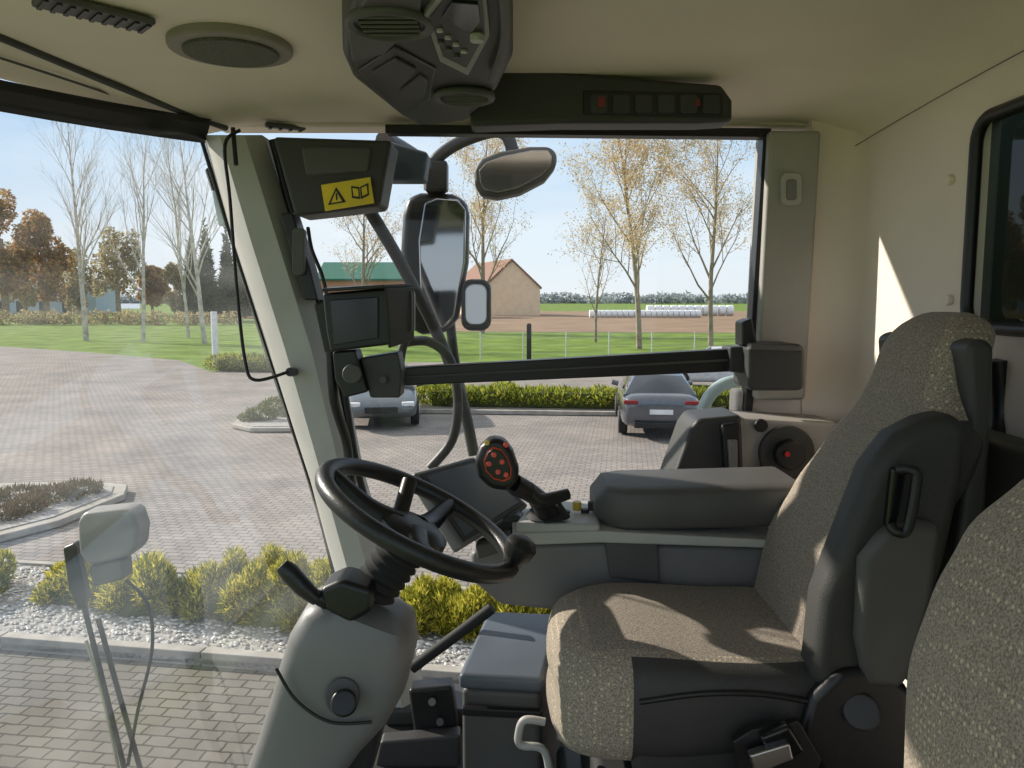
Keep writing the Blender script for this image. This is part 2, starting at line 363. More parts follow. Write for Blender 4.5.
# =============== TREES
BARK=M('birch_bark',(.50,.45,.39),.9,var=.4,scale=3); BARK2=M('bark',(.30,.24,.18),.9,var=.3,scale=3)
def tree_mesh(H,nb,lean=.0,twig=3,seed=1,r0=.2,spread=.5):
    R=random.Random(seed); V=[];Fc=[]; tips=[]
    def branch(p,dr,L_,r,lev):
        k=6 if lev==0 else 4; pts=[p.copy()]; q=p.copy(); dd=dr.copy()
        for i in range(k):
            dd=(dd+Vector((R.uniform(-1,1),R.uniform(-1,1),R.uniform(-.3,.9)))*(.05 if lev==0 else .16)).normalized(); q=q+dd*(L_/k); pts.append(q.copy())
        rr=[max(.006,r*(1-.85*i/k)) for i in range(k+1)]
        sweep(pts,rr,8 if lev==0 else (4 if lev<2 else 3),V,Fc,cap=False)
        if lev>=2: tips.extend(pts[1:])
        if lev<twig:
            m=nb if lev==0 else (6 if lev==1 else 5)
            for i in range(m):
                t=(.22+.76*i/m) if lev==0 else R.uniform(.2,.98)
                f=t*k; j=min(int(f),k-1); bp=pts[j].lerp(pts[j+1],f-j); ax=(pts[j+1]-pts[j]).normalized()
                az=R.uniform(0,2*pi); s=ax.orthogonal().normalized(); s=Matrix.Rotation(az,3,ax)@s
                sp=spread*R.uniform(.7,1.3); nd=(ax*cos(sp)+s*sin(sp)); nd=(nd+Vector((0,0,.15))).normalized()
                branch(bp,nd,L_*(.42*(1.15-t*.65) if lev==0 else R.uniform(.35,.6)),rr[j]*.5,lev+1)
    branch(Vector((0,0,-.1)),Vector((lean,0,1)).normalized(),H,r0,0)
    return V,Fc,tips
def tree(name,u,vb,vt,y,nb,mat,seed,leaf=None,nl=0,ls=.12,spread=.55,r0=.18,lean=0,twig=3):
    base=P(u,300,y); base.z=0; H=(P(u,vt,y).z)
    V,Fc,tips=tree_mesh(H,nb,lean,twig,seed,r0,spread)
    G(name); V=[v+base for v in V]; mesh('branches',V,Fc,mat,fix=False)
    if leaf:
        T=np.array([(t+base)[:] for t in tips]); idx=rng.integers(0,len(T),nl); pos=T[idx]+rng.normal(size=(nl,3))*.28
        a=rng.normal(size=(nl,3));a/=np.linalg.norm(a,axis=1)[:,None];b=np.cross(a,rng.normal(size=(nl,3)));b/=np.linalg.norm(b,axis=1)[:,None]
        q=np.stack([pos-b*ls*.4,pos+b*ls*.4,pos+a*ls],axis=1).reshape(-1,3)
        me=bpy.data.meshes.new('leaves'); me.from_pydata(q.tolist(),[],[(3*i,3*i+1,3*i+2) for i in range(nl)]); fin('leaves',me,leaf,smooth=False)
LY=Mleaf('yellow_leaves',[(.42,.30,.16),(.66,.50,.28),(.75,.62,.40)])
tree('birch_tree',84,338,128,62,15,BARK,1,spread=.45,r0=.22)
tree('birch_tree',141,338,138,60,14,BARK,2,spread=.45,r0=.17)
tree('birch_tree',203,338,136,58,14,BARK,3,spread=.5,r0=.2,lean=-.05)
tree('birch_tree',187,338,140,66,12,BARK,4,spread=.4,r0=.15)
tree('deciduous_tree',362,300,190,80,13,BARK2,5,leaf=LY,nl=3500,ls=.16,spread=.6,r0=.25)
tree('deciduous_tree',482,300,140,75,14,BARK2,6,leaf=LY,nl=9000,ls=.16,spread=.6,r0=.25)
tree('deciduous_tree',640,350,118,52,16,BARK2,7,leaf=LY,nl=17000,ls=.12,spread=.7,r0=.2,lean=-.03)
tree('deciduous_tree',712,345,132,55,16,BARK2,8,leaf=LY,nl=9000,ls=.12,spread=.65,r0=.2)
tree('deciduous_tree',596,345,210,60,12,BARK2,9,leaf=LY,nl=2000,ls=.12,spread=.6,r0=.12)
OL=Mleaf('autumn_leaves',[(.14,.07,.03),(.42,.22,.07),(.54,.33,.13),(.38,.30,.11)])
BL=Mleaf('brown_leaves',[(.20,.16,.08),(.42,.34,.18),(.52,.45,.26)])
CG=Mleaf('conifer_needles',[(.01,.025,.012),(.03,.06,.025),(.05,.09,.03)],trans=.2)
def canopy(name,u,vt,y,wpx,mat,n=8000,ls=.55,low=.3):
    b=P(u,300,y); H=P(u,vt,y).z; w=wpx*y/F; G(name)
    V,Fc=sweep([Vector((b.x,b.y,0)),Vector((b.x,b.y,H*.6))],[H*.03,H*.015],8); mesh('trunk',V,Fc,BARK2)
    bl=[]
    for i in range(22):
        a=random.uniform(0,6.28); rr=random.uniform(0,.42); z=random.uniform(low,.86)
        k=1-abs(z-.5)*1.0; bl.append(((b.x+w*rr*k*cos(a),b.y+w*rr*k*sin(a),H*z),(w*.17*k,w*.17*k,H*.12)))
    leafcloud('foliage',bl,n,ls,mat,aspect=.7)
def conifer(u,vt,y,wpx):
    b=P(u,300,y); H=P(u,vt,y).z; w=wpx*y/F; G('spruce_tree')
    V,Fc=sweep([Vector((b.x,b.y,0)),Vector((b.x,b.y,H))],[H*.02,.02],8); mesh('trunk',V,Fc,BARK2)
    bl=[((b.x,b.y,H*(.12+.85*i/9)),(w*.5*(1-i/9.6),w*.5*(1-i/9.6),H*.08)) for i in range(10)]
    leafcloud('foliage',bl,3500,.7,CG,spiky=.5,aspect=.4)
for a in ((5,185,130,66,OL),(46,203,135,56,OL),(-50,190,125,80,OL),(118,220,150,56,BL),(152,264,160,46,OL),(180,260,150,40,BL),(245,264,150,40,BL),(78,244,165,46,BL),(25,240,160,60,BL)):
    canopy('autumn_tree',*a,low=.12 if a[1]>230 else .25,n=4500 if a[4] is BL else 8000)
conifer(207,226,110,26); conifer(228,232,112,22); conifer(240,245,118,22); conifer(192,240,118,20)
G('field_shrub_row'); leafcloud('foliage',[((P(-60+i*14,300,100).x,100+random.uniform(-2,2),.7),(1.4,1.2,random.uniform(.6,1.2))) for i in range(22)],6000,.35,BL,aspect=.7)
# distant tree line
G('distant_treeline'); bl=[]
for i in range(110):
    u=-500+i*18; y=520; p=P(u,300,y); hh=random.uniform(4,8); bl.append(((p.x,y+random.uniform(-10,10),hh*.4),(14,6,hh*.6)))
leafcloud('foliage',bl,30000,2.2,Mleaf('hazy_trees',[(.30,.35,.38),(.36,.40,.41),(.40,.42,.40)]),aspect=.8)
# =============== BUILDINGS
def house(name,u0,u1,vridge,veave,y,dep,wallm,roofm,axis='gable'):
    G(name); a=P(u0,300,y);b=P(u1,300,y); ze=P(u0,veave,y).z; zr=P(u0,vridge,y).z
    if axis=='gable':
        mxx=(a.x+b.x)/2
        slab('walls',[(a.x,y,0),(b.x,y,0),(b.x,y,ze),(mxx,y,zr),(a.x,y,ze)],(-.35*dep,dep,0),wallm)
        for s,e in (('roof_l',a),('roof_r',b)):
            dx=(e.x-mxx)*1.06; slab(s,[(mxx,y-.4,zr+.1),(mxx+dx,y-.4,ze-.2),(mxx+dx,y-.4,ze+.15),(mxx,y-.4,zr+.45)],(-.35*dep,dep+.8,0),roofm)
    else:
        slab('walls',[(a.x,y,0),(a.x,y+dep,0),(a.x,y+dep,ze),(a.x,y+dep/2,zr),(a.x,y,ze)],(b.x-a.x,0,0),wallm)
        slab('roof',[(a.x-.3,y-.4,ze-.1),(a.x-.3,y+dep/2,zr+.1),(a.x-.3,y+dep/2,zr+.4),(a.x-.3,y-.4,ze+.2)],(b.x-a.x+.6,0,0),roofm)
        slab('roof_back',[(a.x-.3,y+dep+.4,ze-.1),(a.x-.3,y+dep/2,zr+.1),(a.x-.3,y+dep/2,zr+.4),(a.x-.3,y+dep+.4,ze+.2)],(b.x-a.x+.6,0,0),roofm)
        k=int(abs(b.x-a.x)/5)
        for i in range(k): box('door_opening_%d'%i,(a.x+1.5+i*5,y-.03,.1),(a.x+3.5+i*5,y+.1,min(2.6,ze*.7)),DARK,0)
house('barn',484,540,261,288,150,22,M('barn_render',(.80,.62,.42),.9,var=.08,scale=1),M('roof_tiles',(.24,.13,.09),.9,var=.3))
house('farm_shed',318,440,263,280,135,12,M('brick_wall',(.50,.26,.16),.9,var=.3),M('green_roof',(.04,.16,.11),.7),'x')
house('farmhouse',236,262,266,282,130,8,M('orange_brick',(.75,.38,.20),.9),M('roof_dark',(.2,.1,.07),.9),'x')
house('storage_hall',-60,96,279,287,175,10,M('pale_cladding',(.42,.52,.62),.6),M('pale_roof',(.46,.54,.60),.6),'x')
G('wrapped_silage_bales')
BALE=M('bale_wrap',(.85,.85,.85),.4)
for i in range(20):
    p=P(592+i*5.6,300,135); cyl('bale_%d'%i,(p.x-.42,135,.65),(p.x+.42,135,.65),.65,BALE,14,bevel=.08)
for i in range(11):
    p=P(650+i*8,300,150); cyl('bale_top_%d'%i,(p.x-.6,150,1.0),(p.x+.6,150,1.0),1.0,BALE,14,bevel=.1)
# =============== CARS
TYRE=M('tyre',(.02,.02,.02),.8); RIM=M('alloy_rim',(.45,.45,.47),.3,metal=1)
CGL=M('car_window',(.02,.025,.03),.05,var=.1)
def car(loc,head,paint,kind='sedan'):
    e=G('car'); L_=4.8;W=.92
    st=[(-2.38,.55,.80,.66),(-2.34,.35,.98,.80),(-2.15,.24,1.03,.89),(-1.75,.2,1.03,W),(-1.0,.2,.98,W),(.2,.2,.93,W),(1.1,.2,.93,W),(1.8,.22,.82,.9),(2.2,.26,.70,.84),(2.38,.4,.6,.68)]
    rings=[]
    for x,zb,zt,w_ in st:
        h=zt-zb; half=[(w_*.86,zb),(w_*.97,zb+h*.15),(w_,zb+h*.45),(w_*.985,zb+h*.72),(w_*.92,zt-.02),(w_*.6,zt+.01),(0,zt+.02)]
        ring=[(x,a,b) for a,b in half]+[(x,-a,b) for a,b in half[-2::-1]]; rings.append([Vector(p) for p in ring])
    loft('body',rings,paint,subs=1)
    rr=(-2.0,-1.35,-.5,.35,1.25) if kind=='sedan' else (-2.25,-1.95,-.8,.35,1.2)
    zz=[(1.0,1.02),(1.0,1.38),(.96,1.46),(.93,1.44),(.9,.95)]
    rings=[]
    for x,(zb,zr) in zip(rr,zz):
        wr=.80 if zr<1.1 else .60
        half=[(.84,zb-.06),(.83,zb),(wr+.03,zr-.07) if zr>1.1 else (.82,zb+.005),(wr-.05,zr) if zr>1.1 else (.80,zb+.01),(0,zr+.02)]
        rings.append([Vector((x,a,b)) for a,b in half]+[Vector((x,-a,b)) for a,b in half[-2::-1]])
    def mf(i,j):
        if j in (1,6): return 1
        if j in (3,4) and i in (0,3): return 1
        if j in (2,5): return 0
        return 0
    loft('greenhouse',rings,[paint,CGL],mf)
    for i,(x,s) in enumerate(((-1.4,1),(-1.4,-1),(1.45,1),(1.45,-1))):
        cyl('tyre_%d'%i,(x,s*.72,.33),(x,s*.93,.33),.33,TYRE,24,bevel=.03); cyl('rim_%d'%i,(x,s*.90,.33),(x,s*.945,.33),.22,RIM,20)
    for s in (1,-1):
        box('tail_light_%d'%s,(-2.40,min(s*.52,s*.84),.82),(-2.2,max(s*.52,s*.84),.91),M('tail_lamp',(.25,.02,.02),.2),.02)
        box('headlight_%d'%s,(2.15,min(s*.5,s*.8),.58),(2.34,max(s*.5,s*.8),.68),WHITE,.02)
        tube('door_mirror_%d'%s,[(.85,s*.88,.95),(.85,s*1.05,1.0)],.07,paint)
    box('number_plate',(-2.42,-.26,.60),(-2.37,.26,.71),WHITE,.003); box('bumper_insert',(-2.41,-.6,.28),(-2.3,.6,.42),BLACK,.02)
    box('grille',(2.3,-.4,.42),(2.41,.4,.58),BLACK,.02)
    e.location=loc; e.rotation_euler=(0,0,head)
p=PZ(661,441,0); car((p.x+.25,p.y+2.4,0),radians(84),M('car_paint_dark',(.12,.125,.145),.25,metal=.5,coat=1))
p=PZ(380,431,0); car((p.x-.3,p.y+2.4,0),radians(-82),M('car_paint_silver',(.14,.155,.17),.35,metal=.7,coat=.6),'wagon')
p=P(722,300,29); car((p.x,29,0),radians(170),M('car_paint_white',(.6,.62,.65),.3,metal=.2,coat=1),'wagon')
# =============== HARVESTER EXTERIOR (body the cab sits on)
G('harvester_body'); box('grain_tank',(1.25,-.3,1.2),(5.2,2.8,3.7),M('machine_green',(.05,.07,.03),.4),.05); box('chassis',(-.3,.2,1.0),(1.3,2.1,1.85),DARK,.03)
for i,(x,y0,y1,r_) in enumerate(((.75,1.5,2.2,.87),(.75,0,.6,.87),(4.4,1.9,2.5,.7),(4.4,0,.6,.7))):
    cyl('tyre_%d'%i,(x,y0,r_),(x,y1,r_),r_,TYRE,40,bevel=.06); cyl('rim_%d'%i,(x,y0-.02,r_),(x,y1+.02,r_),r_*.5,RIM,24)
box('rear_axle',(4.3,.4,.6),(4.5,2.0,1.3),DARK,.02)
# =============== CAB SHELL
FZ=2.0
def xp(z): return -.385-(z-2.0)*(.47/1.7)
def wsx(y,z):
    k=(z-2.0)/1.7; return xp(z)-(.15+.38*k*k)*(1-((y-1.1)/1.2)**2)
CUR[0]=None; G('windshield'); surf('glass',lambda a,b:Vector((wsx(-.08+a*2.34,2.01+b*1.66),-.08+a*2.34,2.01+b*1.66)),24,10,GLASSW)
G('floor'); V=[Vector((wsx(-.1+2.45*i/12,2.0)+.01,-.1+2.45*i/12,FZ-.06)) for i in range(13)]+[Vector((1.0,2.35,FZ-.06)),Vector((1.0,-.1,FZ-.06))]
slab('floor_plate',V,(0,0,.06),RUBBER)
CUR[0]=None; G('ceiling')
def cei(a,b):
    y=-.1+2.48*b; x0=wsx(min(y,2.28),3.70)-.02; x=x0+(1.0-x0)*a
    z=3.70+.05*sin(pi*min(1,max(0,(y)/2.4)))
    e=max(0,(x-.80)/.20); z-=.12*(1-math.sqrt(max(0,1-e*e)))
    e=max(0,(x0+.28-x)/.28); z-=.03*e*e
    return Vector((x,y,z))
surf('headliner',cei,40,20,BEIGE)
surf('roof_skin',lambda a,b:cei(a,b)+Vector((0,0,.16-.02*abs(a-.5))),20,12,M('roof_paint',(.5,.5,.48),.5))
def cpt(u,v,off=.004):
    z=3.7
    for _ in range(6):
        p=PZ(u,v,z); x0=wsx(min(p.y,2.28),3.70)-.02; a=(p.x-x0)/(1.0-x0); q=cei(min(1,max(0,a)),(p.y+.1)/2.48); z=q.z-off
    return PZ(u,v,z)
tube('seam',[cpt(-60,12),cpt(0,37),cpt(60,62),cpt(120,87),cpt(170,107),cpt(226,128)],.009,DARK)
tube('seam_lower',[cpt(-60,40),cpt(0,58),cpt(80,84),cpt(150,108),cpt(205,126)],.003,DGREY)
tube('seam_rear',[Vector((.955,.2+.21*i,3.615+.05*sin(pi*(.2+.21*i)/2.4))) for i in range(11)],.0012,DGREY)
# roof speaker
G('roof_speaker'); c=cpt(231,47); cyl('rim',c+Vector((0,0,.02)),c-Vector((0,0,.010)),.128,M('speaker_rim',(.26,.235,.20),.6),48,bevel=.006); cyl('grille',c-Vector((0,0,.008)),c-Vector((0,0,.016)),.098,SPK,48,bevel=.003)
def vent(u0,v0,u1,v1,wd,n=6):
    G('roof_air_vent'); a=cpt(u0,v0);b=cpt(u1,v1);dd=(b-a).normalized();m=Vector((-dd.y,dd.x,0))*wd
    slab('frame',[a-m,b-m,b+m,a+m],(0,0,-.014),DGREY,.005)
    for i in range(n):
        t=(i+.5)/n; q=a.lerp(b,t)-Vector((0,0,.018)); slab('slat_%d'%i,[q-m*.8-dd*.004,q-m*.8+dd*.004,q+m*.8+dd*.004,q+m*.8-dd*.004],(0,0,.012),BLACK)
vent(35,-6,150,22,.035,9); vent(85,99,132,108,.018,5); vent(-20,88,20,94,.02,4); vent(265,122,305,126,.012,4)
# sun visor / header strip
G('sun_visor')
surf('visor',lambda a,b:Vector((wsx(.1+a*2.16,3.66)+.03+.02*b,.1+a*2.16,3.60+.065*b+.025*a**3)),20,3,M('visor_dark',(.02,.02,.022),.35),thick=.01)
# A pillar
G('pillar_front_right')
lv=[135,240,350,480,580,660,745]; le=[203,233,268,310,337,353,368]; re=[262,296,330,356,385,408,430]
rings=[]
for v,a,b in zip(lv,le,re):
    a0=P(a,v,2.27); b0=P(b,v,2.20); m0=P(a*.72+b*.28,v,2.16); m1=P(a*.3+b*.7,v,2.15)
    rings.append([a0,m0,m1,b0,b0+Vector((0,.12,0)),a0+Vector((.0,.05,0))])
loft('trim',rings,PIL)
tube('seal',[P(273,140,2.22),P(300,240,2.22),P(335,350,2.22),P(357,470,2.22),P(372,520,2.22)],.012,BLACK)
tube('outer_seal',[P(201,138,2.28),P(232,240,2.28),P(266,350,2.28),P(309,480,2.28),P(335,580,2.28),P(366,745,2.28)],.006,BLACK)
box('sill',(-.36,2.14,FZ),(.9,2.30,FZ+.05),DARK,.01)
# window 1 (side)
G('window_1')
gl=[P(275,135,2.34),P(768,133,2.34),P(752,350,2.34),P(748,500,2.34),P(760,740,2.34),P(425,740,2.34),P(352,480,2.34)]
mesh('glass',gl,[list(range(7))],GLASS,smooth=False)
prof('seal_top',[(385,124),(772,128),(770,137),(385,133)],2.31,2.36,BLACK,.003)
prof('seal_side',[(764,130),(772,130),(758,350),(752,420),(744,420),(750,348)],2.31,2.36,BLACK,.003)
G('trim_1'); box('header_rail',(-.86,2.36,3.69),(1.0,2.46,3.86),BEIGE,.01)
# B pillar + rear wall
G('pillar_rear_right')
prof('post',[(770,130),(822,130),(806,400),(755,400),(758,350)],2.28,2.42,PIL2,.012)
slab('return',[P(812,120,2.33),P(860,120,2.33),P(860,470,2.33),P(800,470,2.33)],(0,.09,0),WALL,.0)
prof('belt_slot_frame',rquad(782,173,802,205,5),2.265,2.285,LGREY,.003); prof('belt_slot',rquad(787,179,797,200,3),2.258,2.27,GREY,.002)
G('wall_right'); box('lower_panel',(.66,2.34,FZ),(1.0,2.42,2.93),WALL,.01)
CUR[0]=None; G('wall_rear'); X=.97
def wpt(u,v):
    r=ray(u,v); return Vector((0,0,CZ))+r*(X/r.x)
wy1=wpt(973,200).y; wz1=3.57; wz0=wpt(985,328).z
box('panel_outer',(X,wy1,FZ),(X+.05,2.42,3.80),WALL,.0)
box('panel_low',(X,-.1,FZ),(X+.05,wy1,wz0),WALL,.0); box('panel_top',(X,-.1,wz1),(X+.05,wy1,3.8),WALL,0)
surf('corner_cove',lambda a,b:Vector((X-.10+.10*sin(a*pi/2),2.33-.10+.10*cos(a*pi/2)-.0,FZ+.05+1.66*b)),10,2,WALL)
for u,v in ((952,180),(951,300)):
    q=wpt(u,v); cyl('clip',q,q-Vector((.012,0,0)),.012,WALL,16,bevel=.003)
G('window_2'); mesh('glass',[(X+.03,-.1,wz0),(X+.03,wy1,wz0),(X+.03,wy1,wz1),(X+.03,-.1,wz1)],[(0,1,2,3)],GLASSR,smooth=False)
rr=.05; sp=[Vector((X,.1,wz0))]
for i in range(7):
    a=radians(-90+15*i); sp.append(Vector((X,wy1-rr+rr*cos(a),wz0+rr+rr*sin(a))))
for i in range(7):
    a=radians(15*i); sp.append(Vector((X,wy1-rr+rr*cos(a),wz1-rr+rr*sin(a))))
sp.append(Vector((X,.1,wz1))); tube('seal',sp,.013,BLACK,smooth=0)
# left side frames (behind the viewer)
G('pillar_rear_left'); box('post',(.86,-.12,FZ),(1.0,.0,3.75),PIL2,.01)
G('trim_2'); box('header_rail',(-.9,-.14,3.66),(1.0,-.06,3.86),DARK,.01)
G('pillar_front_left'); tube('post',[(-.42,-.12,2.0),(-.9,-.12,3.75)],.04,DARK)
# =============== ROOF CONSOLE
G('overhead_console'); zc=3.63
slab('housing',[PZ(u,v,zc) for u,v in ((343,28),(352,8),(380,-30),(470,-60),(512,-40),(513,62),(498,92),(470,122),(420,127),(398,116),(352,80),(343,60))],(0,0,.12),DARK,.02)
def zq(name,uv,z,h,mat,b=.003): return slab(name,[PZ(u,v,z) for u,v in uv],(0,0,h),mat,b)
zq('bezel',((348,30),(362,5),(380,-20),(425,-20),(420,20),(385,55),(352,62)),zc-.006,.02,DGREY,.004)
c=PZ(390,24,zc-.008); torus('vent_ring',c,(0,0,1),.062,.008,DGREY); cyl('vent_round',c+Vector((0,0,.01)),c,.056,BLACK,32)
for i in range(5): 
    q=c+Vector((0,-.04+i*.02,-.003)); cyl('louvre_%d'%i,q-Vector((.045,0,0)),q+Vector((.045,0,0)),.003,DGREY,6)
rq=((424,16),(446,-10),(486,-6),(490,36),(468,76),(440,62))
def ins(q,k,sx_=0,sy=0):
    n=len(q); cu=sum(a for a,b in q)/n; cv=sum(b for a,b in q)/n; return [(cu+(a-cu)*k+sx_,cv+(b-cv)*k+sy) for a,b in q]
zq('radio_frame',rq,zc-.010,.02,M('radio_surround',(.30,.29,.275),.5),.002)
zq('radio_face',ins(rq,.84),zc-.013,.01,BLACK,.001)
zq('radio_display',((442,18),(452,3),(478,5),(480,22),(470,34)),zc-.0165,.003,SCREEN,.0005)
for i in range(4):
    q=PZ(440+i*8,32+i*7,zc-.017); cyl('radio_key_%d'%i,q,q+Vector((0,0,.004)),.0055,LGREY,12)
for i in range(3):
    q=PZ(441+i*8,44+i*7,zc-.017); cyl('radio_key_b%d'%i,q,q+Vector((0,0,.004)),.0055,DGREY,12)
q=PZ(477,42,zc-.024); cyl('radio_knob',q,q+Vector((0,0,.014)),.011,LGREY,20,bevel=.002)
zq('tray',((358,72),(395,48),(436,70),(430,100),(412,112),(392,108)),zc-.006,.02,BLACK,.004)
zq('tray_lip',((372,74),(396,60),(416,70),(401,88)),zc-.012,.012,DARK,.003)
zq('tray_lip_2',((400,92),(420,76),(428,82),(424,98),(408,104)),zc-.012,.012,DARK,.003)
c=PZ(464,97,zc-.008); torus('vent_ring_small',c,(0,0,1),.058,.008,DGREY); cyl('vent_round_small',c+Vector((0,0,.01)),c,.052,BLACK,32)
for i in range(4): 
    q=c+Vector((0,-.03+i*.02,-.003)); cyl('louvre_s%d'%i,q-Vector((.042,0,0)),q+Vector((.042,0,0)),.003,DGREY,6)
tube('handle',[PZ(503,-20,zc-.015),PZ(505,40,zc-.015),PZ(492,80,zc-.015)],.008,DGREY)
# switch strip
ys=1.95
prof('switch_strip',((490,50),(560,70),(640,78),(722,84),(733,100),(733,121),(700,123),(560,123),(470,126),(470,100)),ys,ys+.09,DARK,.012)
prof('switch_recess',((583,90),(722,93),(724,117),(583,114)),ys-.004,ys+.01,BLACK,.003)
for i in range(6):
    u=590+i*22.5; prof('rocker_switch_%d'%i,rquad(u,94,u+18,113,3),ys-.010,ys,DARK,.003)
prof('hazard_symbol',((598,97),(605,97),(605,107),(598,107)),ys-.013,ys-.008,SYM,.001)
prof('lamp_symbol',((696,99),(700,99),(700,106),(696,106)),ys-.013,ys-.008,SYM,.001)
# =============== A-PILLAR TOP BOX, LABEL
G('pillar_switch_box')
prof('housing',((272,136),(392,140),(388,160),(380,206),(322,213),(294,216)),2.10,2.24,DARK,.012)
prof('upper_face',((300,146),(372,146),(368,172),(305,176)),2.09,2.11,DGREY,.01)
prof('relay_strip',((280,214),(292,212),(310,268),(318,300),(304,300)),2.12,2.2,BLACK,.005)
prof('switch_bar',rquad(292,228,304,275,4),2.10,2.13,DGREY,.003)
G('warning_label'); prof('plate',((321,185),(370,177),(374,203),(325,211)),2.083,2.088,YELLOW,0)
prof('symbol_triangle',((328,205),(336,187),(346,202)),2.081,2.084,BLACK,0); prof('triangle_fill',((331,203),(336,191),(342,201)),2.079,2.082,YELLOW,0); prof('mark',((335.5,193),(337,193),(337.5,200),(336,200)),2.077,2.08,BLACK,0)
prof('book_l',((351,186),(359,187),(360,199),(352,198)),2.081,2.084,BLACK,0); prof('book_r',((360,187),(368,183),(369,195),(361,199)),2.081,2.084,BLACK,0)
prof('book_l_page',((352.5,188),(358,189),(358.8,196.5),(353.5,196)),2.079,2.082,YELLOW,0); prof('book_r_page',((361.5,188),(366.6,185.5),(367.5,193.5),(362.3,196)),2.079,2.082,YELLOW,0)
# =============== MONITOR + RAIL
G('camera_monitor')
prof('shade_back',((322,293),(385,288),(408,287),(412,292),(412,330),(404,343),(330,352),(326,330)),1.98,2.06,BLACK,.008)
prof('screen',((330,300),(378,297),(378,338),(334,345)),1.972,1.985,SCREEN,.002)
slab('hood',[P(322,292,1.90),P(384,288,1.90),P(412,287,2.0),P(330,290,2.05)],(0,0,.008),BLACK,.002)
slab('hood_side',[P(384,288,1.90),P(412,287,2.0),P(412,340,2.0),P(388,348,1.92)],(.006,0,0),BLACK,.002)
prof('bracket',((332,352),(355,350),(368,392),(345,398),(335,380)),2.0,2.08,BLACK,.006)
prof('clamp',((360,358),(398,352),(402,372),(400,398),(370,398)),2.02,2.10,DARK,.006)
cyl('clamp_knob',P(352,374,1.97),P(352,374,2.03),.024,DGREY,20,bevel=.004); cyl('clamp_bolt',P(383,380,2.0),P(383,380,2.03),.009,DGREY,12)
prof('mount_plate',((314,305),(326,300),(334,352),(325,355)),2.1,2.16,BLACK,.004)
tube('lead_1',[P(233,128,2.12),P(236,165,2.1)],.006,BLACK)
tube('lead_2',[P(240,130,2.12),P(225,145,2.1),P(230,200,2.1),P(237,290,2.1),P(245,360,2.08),P(255,380,2.07),P(288,372,2.1)],.0045,BLACK)
tube('lead_3',[P(308,228,2.1),P(312,250,2.06),P(322,275,2.04),P(328,300,2.04)],.005,BLACK)
tube('lead_4',[P(330,352,2.05),P(334,400,2.05),P(346,440,2.1),P(350,470,2.1),P(352,482,2.14)],.013,BLACK)
cyl('cable_clip',P(290,372,2.1),P(294,372,2.16),.012,BLACK,12)
G('equipment_rail')
slab('bar',[P(398,368,2.11),P(748,348,2.2),P(748,371,2.2),P(398,386,2.11)],(0,.05,0),BLACK,.004)
tube('groove',[P(405,377,2.108),P(745,359,2.198)],.003,DGREY)
prof('end_block',rquad(748,344,805,391,7),2.12,2.27,DARK,.01); prof('end_cap',((752,343),(800,346),(804,352),(750,350)),2.11,2.2,DGREY,.004)
prof('hinge',((742,322),(752,318),(758,345),(742,346)),2.15,2.22,BLACK,.005)
prof('joint',((730,347),(750,347),(750,374),(730,372)),2.17,2.26,DARK,.005)
# =============== OUTSIDE MIRRORS
G('rear_view_mirror')
ym=2.85
prof('housing',((402,215),(406,197),(420,192),(452,193),(466,200),(469,215),(468,262),(458,318),(446,333),(422,335),(410,330),(405,300),(400,250)),ym,ym+.09,BLACK,.03)
prof('face',((424,203),(436,197),(458,199),(466,210),(465,262),(455,316),(444,328),(428,326),(420,300),(418,240)),ym-.014,ym+.02,MIRR,.008)
prof('lower_housing',rquad(461,279,491,331,10),ym-.02,ym+.05,BLACK,.015); prof('lower_face',rquad(465,284,487,325,8),ym-.026,ym,MIRR,.004)
G('wide_angle_mirror')
prof('housing',((474,168),(482,158),(500,151),(530,146),(550,146),(557,153),(557,165),(545,180),(520,193),(497,198),(481,195),(475,185)),2.72,2.82,DGREY,.03,seg=5)
prof('face',((479,170),(486,162),(502,156),(532,150),(548,150),(552,156),(551,165),(541,176),(518,188),(498,193),(484,190),(480,182)),2.71,2.73,M('mirror_lens',(.32,.31,.30),.15,metal=.8),.004)
G('mirror_arm')
tube('upper_arm',[P(430,190,2.85),P(432,165,2.85),P(455,145,2.85),P(490,132,2.85),P(506,135,2.82),P(513,152,2.8)],.022,DARK)
tube('roof_stay',[P(384,140,2.6),P(410,155,2.8),P(432,170,2.85)],.03,DARK)
tube('diagonal_stay',[P(366,205,2.5),P(400,262,2.6),P(440,340,2.7),P(462,400,2.75),P(474,455,2.75)],.02,DARK)
tube('vertical_stay',[P(441,165,2.9),P(441,200,2.92),P(452,340,2.92),P(462,395,2.9)],.018,BLACK)
prof('stay_bracket',((425,160),(447,160),(447,190),(425,192)),2.82,2.9,BLACK,.01)
prof('roof_bracket',((386,140),(428,152),(424,180),(386,180)),2.5,2.6,M('bracket_blue',(.05,.07,.10),.5),.01)
G('grab_handle')
tube('lower_rail',[P(405,342,2.6),P(430,342,2.6),P(450,360,2.6),P(458,400,2.6),P(452,440,2.6),P(430,468,2.6)],.016,DARK)
tube('upper_tube',[P(410,335,2.55),P(402,350,2.55),P(398,390,2.55)],.014,DARK)
G('entry_handle'); tube('handle',[P(745,380,2.5),P(722,385,2.5),P(706,402,2.5),P(700,430,2.5)],.020,HOSE)
G('front_mirror'); 
prof('head',((76,522),(82,513),(120,509),(132,511),(138,530),(136,550),(128,557),(88,567),(78,555)),1.72,1.79,M('mirror_shell',(.27,.26,.25),.5),.02,seg=4)
prof('lower_cap',((88,566),(122,560),(124,580),(92,588)),1.73,1.78,DGREY,.008)
prof('bracket',((62,548),(74,543),(86,600),(78,612),(68,590)),1.74,1.77,BLACK,.006)
